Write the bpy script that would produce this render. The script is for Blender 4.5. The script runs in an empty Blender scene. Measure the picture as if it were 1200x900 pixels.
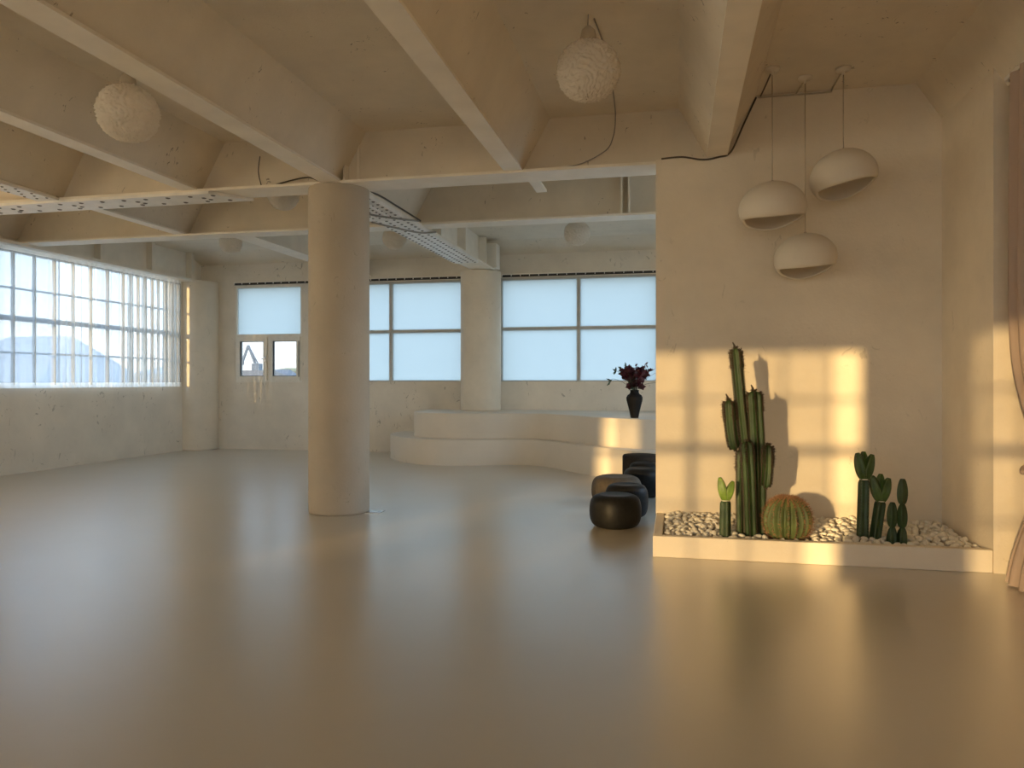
import bpy, bmesh, math, random
from mathutils import Vector, Matrix, noise

random.seed(7)
scene = bpy.context.scene
col = scene.collection
R = math.radians

# ------------------------------------------------------------------ camera
cam_data = bpy.data.cameras.new('camera')
cam = bpy.data.objects.new('camera', cam_data)
col.objects.link(cam)
cam.location = (0, 0, 1.5)
cam.rotation_euler = (R(90), 0, math.atan(193 / 890))
cam_data.sensor_width = 36
cam_data.lens = 890 * 36 / 1200
cam_data.shift_y = -3 / 1200
cam_data.clip_start = 0.05
cam_data.clip_end = 3000
scene.camera = cam

# ------------------------------------------------------------------ sky, sun, exposure
SKY = 3.6
SUN = 3.25
EXPOSURE = 1.22
world = bpy.data.worlds.new('sky')
scene.world = world
world.use_nodes = True
wn = world.node_tree.nodes
wl = world.node_tree.links
wn.clear()
wo = wn.new('ShaderNodeOutputWorld')
wb = wn.new('ShaderNodeBackground')
wt = wn.new('ShaderNodeTexCoord')
ws = wn.new('ShaderNodeSeparateXYZ')
wm = wn.new('ShaderNodeMapRange')
wr = wn.new('ShaderNodeValToRGB')
wm.inputs['From Min'].default_value = -1
wm.inputs['From Max'].default_value = 1
els = wr.color_ramp.elements
els[0].position = 0.47
els[0].color = (.30, .28, .25, 1)
els[1].position = 0.95
els[1].color = (.34, .50, .74, 1)
e = els.new(0.5)
e.color = (.98, .94, .88, 1)
e = els.new(0.56)
e.color = (.76, .87, 1.0, 1)
e = els.new(0.68)
e.color = (.52, .70, .95, 1)
wl.new(wt.outputs['Generated'], ws.inputs[0])
wl.new(ws.outputs['Z'], wm.inputs['Value'])
wl.new(wm.outputs[0], wr.inputs[0])
wl.new(wr.outputs[0], wb.inputs['Color'])
wb.inputs['Strength'].default_value = SKY
wl.new(wb.outputs[0], wo.inputs[0])

SUN_DIR = Vector((.360, .933, -.100)).normalized()
sd = bpy.data.lights.new('sun', 'SUN')
sd.energy = SUN
sd.color = (1.0, .63, .27)
sd.angle = R(.55)
sun = bpy.data.objects.new('sun', sd)
col.objects.link(sun)
sun.location = (-12, -25, 9)
sun.rotation_euler = SUN_DIR.to_track_quat('-Z', 'Y').to_euler()


def portal(name, loc, rot, sx, sy):
    d = bpy.data.lights.new(name, 'AREA')
    d.shape = 'RECTANGLE'
    d.size = sx
    d.size_y = sy
    d.cycles.is_portal = True
    o = bpy.data.objects.new(name, d)
    col.objects.link(o)
    o.location = loc
    o.rotation_euler = rot


# portals only guide sampling of the sky through the clear windows (they add no light)
portal('portal_back', (-3.3, -8.0, 2.46), (R(90), 0, 0), 11.6, 2.2)
portal('portal_right', (2.95, 9.9, 2.27), (R(90), 0, R(90)), 3.1, 2.6)
portal('portal_left', (-10.55, 12.08, 2.46), (R(90), 0, R(-90)), 4.5, 2.2)

scene.view_settings.view_transform = 'Standard'
scene.view_settings.look = 'None'
scene.view_settings.gamma = 1
scene.view_settings.use_curve_mapping = False
scene.view_settings.exposure = EXPOSURE
scene.cycles.use_denoising = True
scene.cycles.max_bounces = 14
scene.cycles.diffuse_bounces = 8
scene.cycles.transparent_max_bounces = 12
scene.cycles.sample_clamp_indirect = 6


# ------------------------------------------------------------------ materials
def new_mat(name):
    m = bpy.data.materials.new(name)
    m.use_nodes = True
    nt = m.node_tree
    nt.nodes.clear()
    out = nt.nodes.new('ShaderNodeOutputMaterial')
    return m, nt, out


def N(nt, kind, **kw):
    n = nt.nodes.new(kind)
    for k, v in kw.items():
        n.inputs[k].default_value = v
    return n


def ramp(nt, stops):
    r = nt.nodes.new('ShaderNodeValToRGB')
    el = r.color_ramp.elements
    el[0].position, el[0].color = stops[0][0], stops[0][1]
    el[1].position, el[1].color = stops[-1][0], stops[-1][1]
    for p, c in stops[1:-1]:
        k = el.new(p)
        k.color = c
    return r


def g(v):
    return (v, v, v, 1)


def plaster(name, base, var=.10, rough=.75, fleck=.55, fleck_col=(.30, .26, .20), bump=.12, scale=1.0, spec=.3, fleck_at=.705):
    """trowelled plaster: soft cloudiness, short dark trowel scratches, fine relief"""
    m, nt, out = new_mat(name)
    L = nt.links.new
    b = N(nt, 'ShaderNodeBsdfPrincipled', Roughness=rough)
    b.inputs['Specular IOR Level'].default_value = spec
    tc = nt.nodes.new('ShaderNodeTexCoord')
    cl = N(nt, 'ShaderNodeTexNoise', Scale=.9 * scale, Detail=6, Roughness=.6)
    L(tc.outputs['Object'], cl.inputs['Vector'])
    lo = tuple(c * (1 - var) for c in base) + (1,)
    hi = tuple(min(1, c * (1 + var * .6)) for c in base) + (1,)
    cr = ramp(nt, [(.3, lo), (.7, hi)])
    L(cl.outputs['Fac'], cr.inputs[0])
    # warped, thresholded noise makes short ragged marks
    mp = N(nt, 'ShaderNodeMapping')
    mp.inputs['Scale'].default_value = (1.0, 1.0, .62)
    mp.inputs['Rotation'].default_value = (.5, .6, .4)
    L(tc.outputs['Object'], mp.inputs['Vector'])
    fl = N(nt, 'ShaderNodeTexNoise', Scale=5.2 * scale, Detail=3.5, Roughness=.65, Distortion=1.6)
    L(mp.outputs[0], fl.inputs['Vector'])
    gate = N(nt, 'ShaderNodeTexNoise', Scale=1.3 * scale, Detail=1)
    L(tc.outputs['Object'], gate.inputs['Vector'])
    gr = ramp(nt, [(.47, g(0)), (.6, g(1))])
    L(gate.outputs['Fac'], gr.inputs[0])
    fr = ramp(nt, [(fleck_at - .055, g(0)), (fleck_at, g(1))])
    L(fl.outputs['Fac'], fr.inputs[0])
    mu = N(nt, 'ShaderNodeMath')
    mu.operation = 'MULTIPLY'
    L(fr.outputs[0], mu.inputs[0])
    L(gr.outputs[0], mu.inputs[1])
    m2 = N(nt, 'ShaderNodeMath')
    m2.operation = 'MULTIPLY'
    m2.inputs[1].default_value = fleck
    L(mu.outputs[0], m2.inputs[0])
    mx = nt.nodes.new('ShaderNodeMix')
    mx.data_type = 'RGBA'
    L(m2.outputs[0], mx.inputs['Factor'])
    L(cr.outputs[0], mx.inputs['A'])
    mx.inputs['B'].default_value = (*fleck_col, 1)
    L(mx.outputs['Result'], b.inputs['Base Color'])
    fine = N(nt, 'ShaderNodeTexNoise', Scale=26 * scale, Detail=5)
    L(tc.outputs['Object'], fine.inputs['Vector'])
    ad = N(nt, 'ShaderNodeMath')
    ad.operation = 'SUBTRACT'
    L(fine.outputs['Fac'], ad.inputs[0])
    L(mu.outputs[0], ad.inputs[1])
    bp = N(nt, 'ShaderNodeBump', Strength=bump, Distance=.02)
    L(ad.outputs[0], bp.inputs['Height'])
    L(bp.outputs[0], b.inputs['Normal'])
    L(b.outputs[0], out.inputs[0])
    return m


def simple(name, base, rough=.5, metal=0, var=.08, scale=12, bump=0, spec=.5, coat=0):
    m, nt, out = new_mat(name)
    L = nt.links.new
    b = N(nt, 'ShaderNodeBsdfPrincipled', Roughness=rough, Metallic=metal)
    b.inputs['Specular IOR Level'].default_value = spec
    b.inputs['Coat Weight'].default_value = coat
    tc = nt.nodes.new('ShaderNodeTexCoord')
    nz = N(nt, 'ShaderNodeTexNoise', Scale=scale, Detail=4)
    L(tc.outputs['Object'], nz.inputs['Vector'])
    cr = ramp(nt, [(.3, tuple(c * (1 - var) for c in base) + (1,)), (.7, tuple(min(1, c * (1 + var)) for c in base) + (1,))])
    L(nz.outputs['Fac'], cr.inputs[0])
    L(cr.outputs[0], b.inputs['Base Color'])
    if bump:
        bp = N(nt, 'ShaderNodeBump', Strength=bump, Distance=.01)
        L(nz.outputs['Fac'], bp.inputs['Height'])
        L(bp.outputs[0], b.inputs['Normal'])
    L(b.outputs[0], out.inputs[0])
    return m


def floor_mat():
    m, nt, out = new_mat('poured_microcement_floor')
    L = nt.links.new
    b = N(nt, 'ShaderNodeBsdfPrincipled')
    b.inputs['Specular IOR Level'].default_value = .6
    b.inputs['Coat Weight'].default_value = .9
    b.inputs['Coat IOR'].default_value = 2.25
    tc = nt.nodes.new('ShaderNodeTexCoord')
    n1 = N(nt, 'ShaderNodeTexNoise', Scale=.55, Detail=7, Roughness=.62)
    L(tc.outputs['Object'], n1.inputs['Vector'])
    cr = ramp(nt, [(.3, (.46, .41, .335, 1)), (.7, (.495, .445, .365, 1))])
    L(n1.outputs['Fac'], cr.inputs[0])
    L(cr.outputs[0], b.inputs['Base Color'])
    n2 = N(nt, 'ShaderNodeTexNoise', Scale=2.4, Detail=6, Roughness=.7)
    L(tc.outputs['Object'], n2.inputs['Vector'])
    rr = ramp(nt, [(.3, g(.283)), (.7, g(.305))])
    L(n2.outputs['Fac'], rr.inputs[0])
    L(rr.outputs[0], b.inputs['Roughness'])
    L(rr.outputs[0], b.inputs['Coat Roughness'])
    L(b.outputs[0], out.inputs[0])
    return m


def sheer(name, clear, tint=(.93, .90, .84), trans=.75, edge=.5):
    """thin voile: part open weave, part translucent thread, denser where seen edge on"""
    m, nt, out = new_mat(name)
    L = nt.links.new
    tr = N(nt, 'ShaderNodeBsdfTransparent')
    tl = N(nt, 'ShaderNodeBsdfTranslucent', Color=(*tint, 1))
    df = N(nt, 'ShaderNodeBsdfDiffuse', Color=(*tint, 1))
    m1 = N(nt, 'ShaderNodeMixShader', Fac=1 - trans)
    L(tl.outputs[0], m1.inputs[1])
    L(df.outputs[0], m1.inputs[2])
    lw = N(nt, 'ShaderNodeLayerWeight', Blend=.35)
    mr = N(nt, 'ShaderNodeMapRange')
    mr.inputs['To Min'].default_value = 1 - clear
    mr.inputs['To Max'].default_value = 1 - clear * (1 - edge)
    L(lw.outputs['Facing'], mr.inputs['Value'])
    m2 = N(nt, 'ShaderNodeMixShader')
    L(mr.outputs[0], m2.inputs['Fac'])
    L(tr.outputs[0], m2.inputs[1])
    L(m1.outputs[0], m2.inputs[2])
    L(m2.outputs[0], out.inputs[0])
    return m


def frosted(name, tint, trans):
    m, nt, out = new_mat(name)
    L = nt.links.new
    tl = N(nt, 'ShaderNodeBsdfTranslucent', Color=(*tint, 1))
    pr = N(nt, 'ShaderNodeBsdfPrincipled', Roughness=.4)
    pr.inputs['Base Color'].default_value = (.55, .57, .60, 1)
    pr.inputs['Specular IOR Level'].default_value = .2
    mx = N(nt, 'ShaderNodeMixShader', Fac=trans)
    L(pr.outputs[0], mx.inputs[1])
    L(tl.outputs[0], mx.inputs[2])
    L(mx.outputs[0], out.inputs[0])
    return m


def clear_glass(name='clear_window_glass', tint=(.93, .96, .96)):
    m, nt, out = new_mat(name)
    L = nt.links.new
    tr = N(nt, 'ShaderNodeBsdfTransparent', Color=(*tint, 1))
    gl = N(nt, 'ShaderNodeBsdfGlossy', Roughness=.03)
    mx = N(nt, 'ShaderNodeMixShader', Fac=.05)
    L(tr.outputs[0], mx.inputs[1])
    L(gl.outputs[0], mx.inputs[2])
    L(mx.outputs[0], out.inputs[0])
    return m


M = {}
M['wall'] = plaster('cream_trowelled_plaster', (.77, .70, .595), fleck_at=.668, fleck=.65, scale=1.5)
M['wall_soft'] = plaster('cream_brushed_plaster', (.77, .69, .57), fleck_at=.69, fleck=.32, scale=1.5)
M['wall_column'] = plaster('shaded_brushed_plaster', (.50, .435, .345), fleck_at=.68, fleck=.5, scale=1.5)  # darker copy: the weaker light on the middle column is put into the colour
M['wall_plain'] = plaster('cream_smooth_plaster', (.77, .69, .575), fleck=.25, fleck_at=.71, scale=1.5)
M['ceiling'] = plaster('painted_concrete_ceiling', (.74, .665, .55), var=.08, fleck=.85, fleck_col=(.16, .13, .10), bump=.10, scale=2.2, fleck_at=.705)
M['steel'] = simple('cream_painted_steel', (.83, .765, .66), rough=.5, var=.06, scale=3, bump=.05)
M['plate'] = simple('white_painted_steel_plate', (.82, .79, .74), rough=.42, var=.08, scale=5)
M['rivet'] = simple('dark_rivet_heads', (.16, .14, .12), rough=.5)
M['floor'] = floor_mat()
M['tier'] = plaster('cream_microcement', (.75, .67, .56), var=.08, fleck=.4, bump=.08, fleck_at=.72, rough=.5, spec=.45)
M['planter'] = plaster('cream_planter_plaster', (.80, .72, .60), var=.07, fleck=.3, bump=.08, scale=1.6, fleck_at=.73)
M['frame'] = simple('white_window_frame', (.80, .75, .66), rough=.4, var=.05)
M['greyframe'] = simple('grey_aluminium_frame', (.46, .44, .40), rough=.45, var=.05)
M['dark'] = simple('dark_gap', (.05, .045, .04), rough=.8)
M['frost'] = frosted('frosted_blue_white_glass', (.442, .473, .463), .94)
M['fill_left'] = frosted('pale_fill_light_glass', (.97, .83, .62), .97)  # pale warm tint for fill light from the added left bays
M['fill_warm'] = frosted('cream_fill_light_glass', (.86, .73, .54), .97)  # warm tint for fill light from the added window behind the viewer
M['glass'] = clear_glass()
M['glass_dark'] = clear_glass('sky_dimming_glass', (.43, .45, .46))  # tint added to dim the sky behind the casements
M['glass_tint'] = clear_glass('light_sky_dimming_glass', (.80, .84, .86))  # lighter tint, added to dim the sky behind the left curtains
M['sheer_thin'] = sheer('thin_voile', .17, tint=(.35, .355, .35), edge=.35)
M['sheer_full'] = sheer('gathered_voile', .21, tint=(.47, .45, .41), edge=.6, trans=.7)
M['sheer_hem'] = sheer('voile_hem', .06, trans=.55)
M['sheer_back'] = sheer('open_weave_voile', .47, tint=(.90, .76, .55), edge=.25)
M['streak_strip'] = sheer('sun_streak_voile', .03, tint=(.93, .91, .85), trans=.3)  # dense cloth for the added strips that show as sunlit streaks
M['drape'] = sheer('dusty_pink_drape', .05, tint=(.56, .44, .37), trans=.25)
M['globe'] = sheer('feather_paper', .04, tint=(.90, .84, .75), trans=.40)
M['dome'] = plaster('matt_white_lamp_plaster', (.74, .68, .58), var=.04, fleck=0, bump=.03, scale=4)
M['cord'] = simple('pale_cord', (.50, .43, .33), rough=.6)
M['cable'] = simple('dark_cable', (.09, .075, .055), rough=.6)
M['greycable'] = simple('grey_cable', (.30, .28, .25), rough=.6)
M['black'] = simple('black_soft_leather', (.010, .0095, .009), rough=.48, var=.25, scale=30, bump=.08, spec=.12)
M['taupe'] = simple('taupe_soft_leather', (.085, .068, .050), rough=.6, var=.2, scale=20, bump=.08, spec=.15)
M['brown'] = simple('dark_brown_fabric', (.036, .028, .021), rough=.8, var=.2, scale=40, bump=.1, spec=.1)
M['vase'] = simple('matt_black_ceramic', (.008, .008, .009), rough=.6, var=.2, scale=6, spec=.1)
M['petal'] = simple('dark_wine_petals', (.060, .007, .012), rough=.55, var=.4, scale=30)
M['twig'] = simple('pink_brown_twigs', (.26, .15, .13), rough=.7)
M['leaf'] = simple('deep_green_leaves', (.035, .060, .025), rough=.5, var=.3)
M['pebble'] = simple('white_pebble_stone', (.74, .70, .62), rough=.6, var=.14, scale=9, bump=.1)
M['soil'] = simple('pale_grit', (.36, .31, .24), rough=.9, var=.3, scale=60, bump=.4)
M['cactus'] = simple('column_cactus_skin', (.034, .066, .018), rough=.5, var=.3, scale=9)
M['cactus_dark'] = simple('dark_cactus_skin', (.030, .062, .020), rough=.45, var=.3, scale=12)
M['cactus_lobe'] = simple('yellow_green_cactus_skin', (.150, .250, .030), rough=.45, var=.35, scale=14)
M['cactus_lobe2'] = simple('mid_green_cactus_skin', (.055, .105, .018), rough=.45, var=.35, scale=14)
M['barrel'] = simple('barrel_cactus_skin', (.110, .145, .050), rough=.55, var=.3, scale=10)
M['spine'] = simple('brown_cactus_spines', (.055, .036, .02), rough=.6)
M['spine_red'] = simple('ginger_cactus_spines', (.34, .18, .09), rough=.6, var=.2)
M['areole'] = simple('pale_areoles', (.66, .60, .48), rough=.8)
M['metal'] = simple('brushed_steel', (.60, .60, .62), rough=.25, metal=1)
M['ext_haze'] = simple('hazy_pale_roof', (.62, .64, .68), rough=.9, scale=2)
M['ext_roof'] = simple('pale_far_roof', (.42, .33, .26), rough=.8, scale=2)
M['ext_wall'] = simple('pale_far_wall', (.30, .27, .23), rough=.8, scale=2)
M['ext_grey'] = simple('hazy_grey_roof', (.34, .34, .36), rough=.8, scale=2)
M['ext_yellow'] = simple('hazy_yellow_wall', (.55, .46, .24), rough=.8, scale=2)
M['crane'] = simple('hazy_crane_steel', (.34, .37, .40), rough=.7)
M['ground'] = simple('hazy_ground', (.30, .28, .25), rough=.9, scale=.05)


# ------------------------------------------------------------------ mesh helpers
class MB:
    """collects vertices and faces and links them as one mesh object"""

    def __init__(self):
        self.v, self.f, self.smooth = [], [], []

    def add(self, vs, fs, smooth=False):
        o = len(self.v)
        self.v += [tuple(p) for p in vs]
        self.f += [tuple(i + o for i in f) for f in fs]
        self.smooth += [smooth] * len(fs)
        return self

    def box(self, x0, x1, y0, y1, z0, z1):
        vs = [(x0, y0, z0), (x1, y0, z0), (x1, y1, z0), (x0, y1, z0), (x0, y0, z1), (x1, y0, z1), (x1, y1, z1), (x0, y1, z1)]
        return self.add(vs, [(0, 3, 2, 1), (4, 5, 6, 7), (0, 1, 5, 4), (1, 2, 6, 5), (2, 3, 7, 6), (3, 0, 4, 7)])

    def bar(self, a, b, w):
        a, b = Vector(a), Vector(b)
        return self.tube([a, b], [w, w], 4, smooth=False)

    def lathe(self, prof, seg=40, cx=0, cy=0, cz=0, smooth=True, sx=1, sy=1):
        vs, fs = [], []
        n = len(prof)
        for k in range(seg):
            a = 2 * math.pi * k / seg
            for r, z in prof:
                vs.append((cx + r * math.cos(a) * sx, cy + r * math.sin(a) * sy, cz + z))
        for k in range(seg):
            k2 = (k + 1) % seg
            for i in range(n - 1):
                fs.append((k * n + i, k2 * n + i, k2 * n + i + 1, k * n + i + 1))
        return self.add(vs, fs, smooth)

    def tube(self, pts, rad, seg=8, smooth=True, caps=True):
        pts = [Vector(p) for p in pts]
        if not hasattr(rad, '__len__'):
            rad = [rad] * len(pts)
        vs, fs = [], []
        up = None
        for i, p in enumerate(pts):
            t = (pts[min(i + 1, len(pts) - 1)] - pts[max(i - 1, 0)])
            t = t.normalized() if t.length > 1e-9 else Vector((0, 0, 1))
            if up is None:
                up = t.orthogonal().normalized()
            up = (up - t * up.dot(t))
            up = up.normalized() if up.length > 1e-6 else t.orthogonal().normalized()
            sd_ = t.cross(up)
            for k in range(seg):
                a = 2 * math.pi * k / seg
                vs.append(p + (up * math.cos(a) + sd_ * math.sin(a)) * rad[i])
        for i in range(len(pts) - 1):
            for k in range(seg):
                k2 = (k + 1) % seg
                fs.append((i * seg + k, i * seg + k2, (i + 1) * seg + k2, (i + 1) * seg + k))
        if caps:
            fs.append(tuple(range(seg))[::-1])
            fs.append(tuple((len(pts) - 1) * seg + k for k in range(seg)))
        return self.add(vs, fs, smooth)

    def extrude(self, poly, z0, z1, smooth=False):
        n = len(poly)
        vs = [(x, y, z0) for x, y in poly] + [(x, y, z1) for x, y in poly]
        fs = [(i, (i + 1) % n, n + (i + 1) % n, n + i) for i in range(n)]
        self.add(vs, fs, smooth)
        return self.add([(x, y, z1) for x, y in poly], [tuple(range(n))])

    def build(self, name, mat, parent=None, bevel=0, mats=None):
        me = bpy.data.meshes.new(name)
        me.from_pydata(self.v, [], self.f)
        me.polygons.foreach_set('use_smooth', self.smooth)
        me.update()
        o = bpy.data.objects.new(name, me)
        col.objects.link(o)
        me.materials.append(M[mat] if isinstance(mat, str) else mat)
        if parent:
            o.parent = parent
        if bevel:
            md = o.modifiers.new('bevel', 'BEVEL')
            md.width = bevel
            md.segments = 2
            md.limit_method = 'ANGLE'
        return o


def fix_normals(o):
    bm = bmesh.new()
    bm.from_mesh(o.data)
    bmesh.ops.remove_doubles(bm, verts=bm.verts, dist=1e-5)
    bmesh.ops.recalc_face_normals(bm, faces=bm.faces)
    bm.to_mesh(o.data)
    bm.free()
    return o


def empty(name, loc=(0, 0, 0), rz=0):
    o = bpy.data.objects.new(name, None)
    o.empty_display_size = .1
    o.location = loc
    o.rotation_euler = (0, 0, rz)
    col.objects.link(o)
    return o


def tag(o, label=None, cat=None, group=None, kind=None):
    if label:
        o['label'] = label
    if cat:
        o['category'] = cat
    if group:
        o['group'] = group
    if kind:
        o['kind'] = kind
    return o


def struct(o):
    o['kind'] = 'structure'
    return o


def spline(pts, n=8, closed=False):
    P = [Vector(p) for p in pts]
    out = []
    m = len(P)
    for i in range(m - 1):
        p0, p1, p2, p3 = P[max(i - 1, 0)], P[i], P[i + 1], P[min(i + 2, m - 1)]
        for k in range(n):
            t = k / n
            out.append(.5 * ((2 * p1) + (p2 - p0) * t + (2 * p0 - 5 * p1 + 4 * p2 - p3) * t * t + (3 * p1 - p0 - 3 * p2 + p3) * t ** 3))
    out.append(P[-1])
    return out


# ------------------------------------------------------------------ room
XL, XR = -10.46, 2.42          # left wall, return wall beside the planter
XR2 = 2.75                     # right wall behind the drape
YF, YB = 15.2, -8.0            # far wall, back wall
YW = 7.78                      # partition behind the planter
SLAB = 4.30


def wall_cells(mb, a0, a1, z0, z1, holes, put):
    """splits a wall into cells and leaves the holes (a0,a1,z0,z1) open"""
    xs = sorted({a0, a1, *[h[0] for h in holes], *[h[1] for h in holes]})
    zs = sorted({z0, z1, *[h[2] for h in holes], *[h[3] for h in holes]})
    for i in range(len(xs) - 1):
        for k in range(len(zs) - 1):
            cx, cz = (xs[i] + xs[i + 1]) / 2, (zs[k] + zs[k + 1]) / 2
            if any(h[0] < cx < h[1] and h[2] < cz < h[3] for h in holes):
                continue
            put(mb, xs[i], xs[i + 1], zs[k], zs[k + 1])


fl = MB().box(XL - .3, XR2 + .3, YB - .3, YF + .3, -.2, 0)
struct(fl.build('floor', 'floor'))

WZ0, WZ1 = 1.39, 3.55
left_hole = (9.85, 14.34, WZ0, 3.64)
left_fill_bays = [(-7.4, -5.4), (-4.6, -.3), (.5, 3.9), (4.7, 7.7)]
mb = MB()
wall_cells(mb, YB, YF, 0, 4.45, [left_hole] + [(a, b, WZ0, WZ1) for a, b in left_fill_bays], lambda m, a, b, c, d: m.box(XL - .28, XL, a, b, c, d))
struct(mb.build('wall_left', 'wall'))
right_fill_bays = [(-7.4, -4.9), (8.4, 11.4)]

far_holes = [(-9.58, -7.98, 1.48, 3.62), (-7.53, -4.30, 1.5, 3.62), (-3.54, -.35, 1.5, 3.62), (.1, 2.3, 1.5, 3.62)]
mb = MB()
wall_cells(mb, XL, XR2 + .3, 0, 4.45, far_holes, lambda m, a, b, c, d: m.box(a, b, YF, YF + .28, c, d))
struct(mb.build('wall_far', 'wall'))

back_holes = [(-9.10, -8.20, 1.39, 3.52), (-7.70, -4.34, 1.39, 3.52), (-3.46, 2.45, 1.39, 3.52)]
mb = MB()
wall_cells(mb, XL, XR2 + .3, 0, 4.45, back_holes, lambda m, a, b, c, d: m.box(a, b, YB - .1, YB, c, d))
struct(mb.build('wall_back', 'wall'))

mb = MB()
wall_cells(mb, YB, YF, 0, 4.45, [(a, b, .6 if a < 8 else .98, WZ1) for a, b in right_fill_bays], lambda m, a, b, c, d: m.box(XR2, XR2 + .28, a, b, c, d))
mb.box(XR, XR2, 6.6, YW + .27, 0, 4.45)
struct(mb.build('wall_right', 'wall_plain'))
struct(MB().box(-.205, XR, YW, YW + .27, 0, 3.73).box(.36, XR, YW + .001, YW + .27, 3.72, 4.45).build('wall_partition', 'wall_soft'))

# ---- ceiling: slab with sloping concrete haunches down to every steel beam
BEAMS = [-9.45, -7.48, -5.55, -3.78, -1.69, .39]


def trough(mb, xs, y0, y1, left=XL, right=XR2, right_haunch=True):
    pr = [(left, SLAB)]
    for x in xs:
        pr += [(x - .37, SLAB), (x - .075, 3.765), (x + .075, 3.765), (x + .37, SLAB)]
    if right_haunch:
        pr += [(2.20, SLAB), (2.52, 3.80), (2.52, 3.86), (right + .02, 3.86)]
    else:
        pr += [(right + .02, SLAB)]
    vs = [(x, y0, z) for x, z in pr] + [(x, y1, z) for x, z in pr]
    n = len(pr)
    mb.add(vs, [(i, i + 1, n + i + 1, n + i) for i in range(n - 1)])


mb = MB()
trough(mb, BEAMS, YB - .1, 8.0)
trough(mb, [-7.40, -3.78], 8.15, 10.36)
pr = [(XL, SLAB), (XR2 + .1, SLAB)]
mb.add([(XL - .1, 10.5, SLAB), (XR2 + .1, 10.5, SLAB), (XR2 + .1, 14.65, SLAB), (XL - .1, 14.65, SLAB)], [(0, 1, 2, 3)])
mb.add([(XL - .1, 14.65, SLAB), (XR2 + .1, 14.65, SLAB), (XR2 + .1, YF + .02, 4.09), (XL - .1, YF + .02, 4.09)], [(0, 1, 2, 3)])
# left edge haunch in the first two bays
mb.add([(XL - .02, YB, 3.78), (XL - .02, 10.4, 3.78), (XL + .30, 10.4, SLAB + .01), (XL + .30, YB, SLAB + .01)], [(0, 1, 2, 3)])
# slab above everything
mb.box(XL - .3, XR2 + .3, YB - .3, YF + .3, 4.46, 4.6)
struct(mb.build('ceiling', 'ceiling'))
struct(MB().box(XL, XL + .02, 10.4, YF, 3.72, 4.45).build('trim_1', 'steel'))

# ---- columns
def column(label, x, y, r, z0, z1, mat='wall_soft'):
    prof = [(0, z0), (r * .985, z0), (r, z0 + .03), (r, z1 - .015), (r * .985, z1), (0, z1)]
    o = MB().lathe(prof, 64).build('round_column', mat)
    o.location = (x, y, 0)
    tag(o, label, 'column')
    for p in o.data.polygons:
        if abs(p.normal.z) > .5:
            p.use_smooth = False
    return o


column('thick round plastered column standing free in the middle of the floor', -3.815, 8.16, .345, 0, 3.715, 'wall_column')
column('round plastered column rising from the stepped platform', -3.84, 14.76, .405, .92, 3.69)
column('round plastered corner column between curtained window and far wall', XL + .02, 15.03, .47, 0, 3.70)


# ---- steelwork
def rivets(mb, pts, r=.022, drop=.008):
    for x, y, z in pts:
        vs = [(x + r * math.cos(a * math.pi / 3), y + r * math.sin(a * math.pi / 3), z) for a in range(6)]
        vs += [(x + r * .6 * math.cos(a * math.pi / 3), y + r * .6 * math.sin(a * math.pi / 3), z - drop) for a in range(6)]
        mb.add(vs, [(a, (a + 1) % 6, 6 + (a + 1) % 6, 6 + a) for a in range(6)] + [tuple(range(11, 5, -1))])


def long_beam(label, x, y0, y1, w=.20, z=3.73, web=None):
    e_ = empty('steel_beam', (x, y0, z))
    tag(e_, label, 'beam', 'ceiling beams')
    L_ = y1 - y0
    MB().box(-w / 2, w / 2, 0, L_, 0, .026).build('flange', 'steel', e_)
    MB().box(-.012, .012, 0, L_, .026, (web or .30)).build('web', 'steel', e_)
    return e_


long_beam('lengthwise cream beam nearest the left wall running over the globe lamp', -9.45, YB, 7.86)
a1 = long_beam('lengthwise beam on the left with a short riveted end plate', -7.48, YB, 7.86)
a1p = MB().box(-.14, .14, 14.4, 15.86, -.03, -.002).build('cover_plate', 'plate', a1)
rv = MB()
rivets(rv, [(-.105 + .07 * (k % 2) + s, 14.5 + k * .11, -.03) for k in range(12) for s in (0, .14)], .018)
tag(rv.build('rivets', 'rivet', a1p), kind='stuff')
long_beam('lengthwise cream beam left of the free standing column at upper left', -5.55, YB, 7.86)
long_beam('wide lengthwise cream beam ending on top of the free standing column', -3.78, YB, 7.86, .24)
long_beam('lengthwise cream beam left of the large white globe lamp', -1.69, YB, 7.86)
long_beam('broad lengthwise cream beam meeting the cactus wall', .39, YB, 7.78)
long_beam('short beam between the two cross girders on the left', -7.36, 8.27, 10.2, .17)
long_beam('bluish shaded beam behind the free standing column near far wall', -6.54, 10.52, YF, .34, web=.56)
MB().box(-.055, .065, 0, .5, 0, .03).build('bracket', 'steel', empty('beam_bracket', (-1.55, 8.27, 3.715)))
tag(bpy.data.objects['beam_bracket'], 'small stub bracket behind the front cross girder', 'bracket')

b1 = long_beam('riveted beam running from free standing column to platform column', -3.74, 8.27, 14.9, .45, 3.70, web=.6)
pl = MB().box(-.225, .225, .05, 5.05, -.05, -.002).build('cover_plate', 'plate', b1)
rv = MB()
pts = []
for k in range(34):
    y = .12 + k * .145
    n = 4 if y > 1.0 else 5
    for j in range(n):
        pts.append((-.19 + .38 * j / (n - 1), y + (.05 if j % 2 else 0), -.05))
rivets(rv, pts, .024)
tag(rv.build('rivets', 'rivet', pl), kind='stuff')
pl2 = MB().box(-.235, .10, .0, 1.15, -.085, -.052).build('splice_plate', 'plate', b1)
rv = MB()
rivets(rv, [(-.2 + .09 * (j % 4), .1 + .11 * (j // 4), -.085) for j in range(36)], .018)
tag(rv.build('rivets', 'rivet', pl2), kind='stuff')
for y in (3.07, 4.47, 5.9):
    MB().box(.012, .16, y - .03, y + .03, .026, .58).build('stiffener', 'steel', b1)
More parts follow.
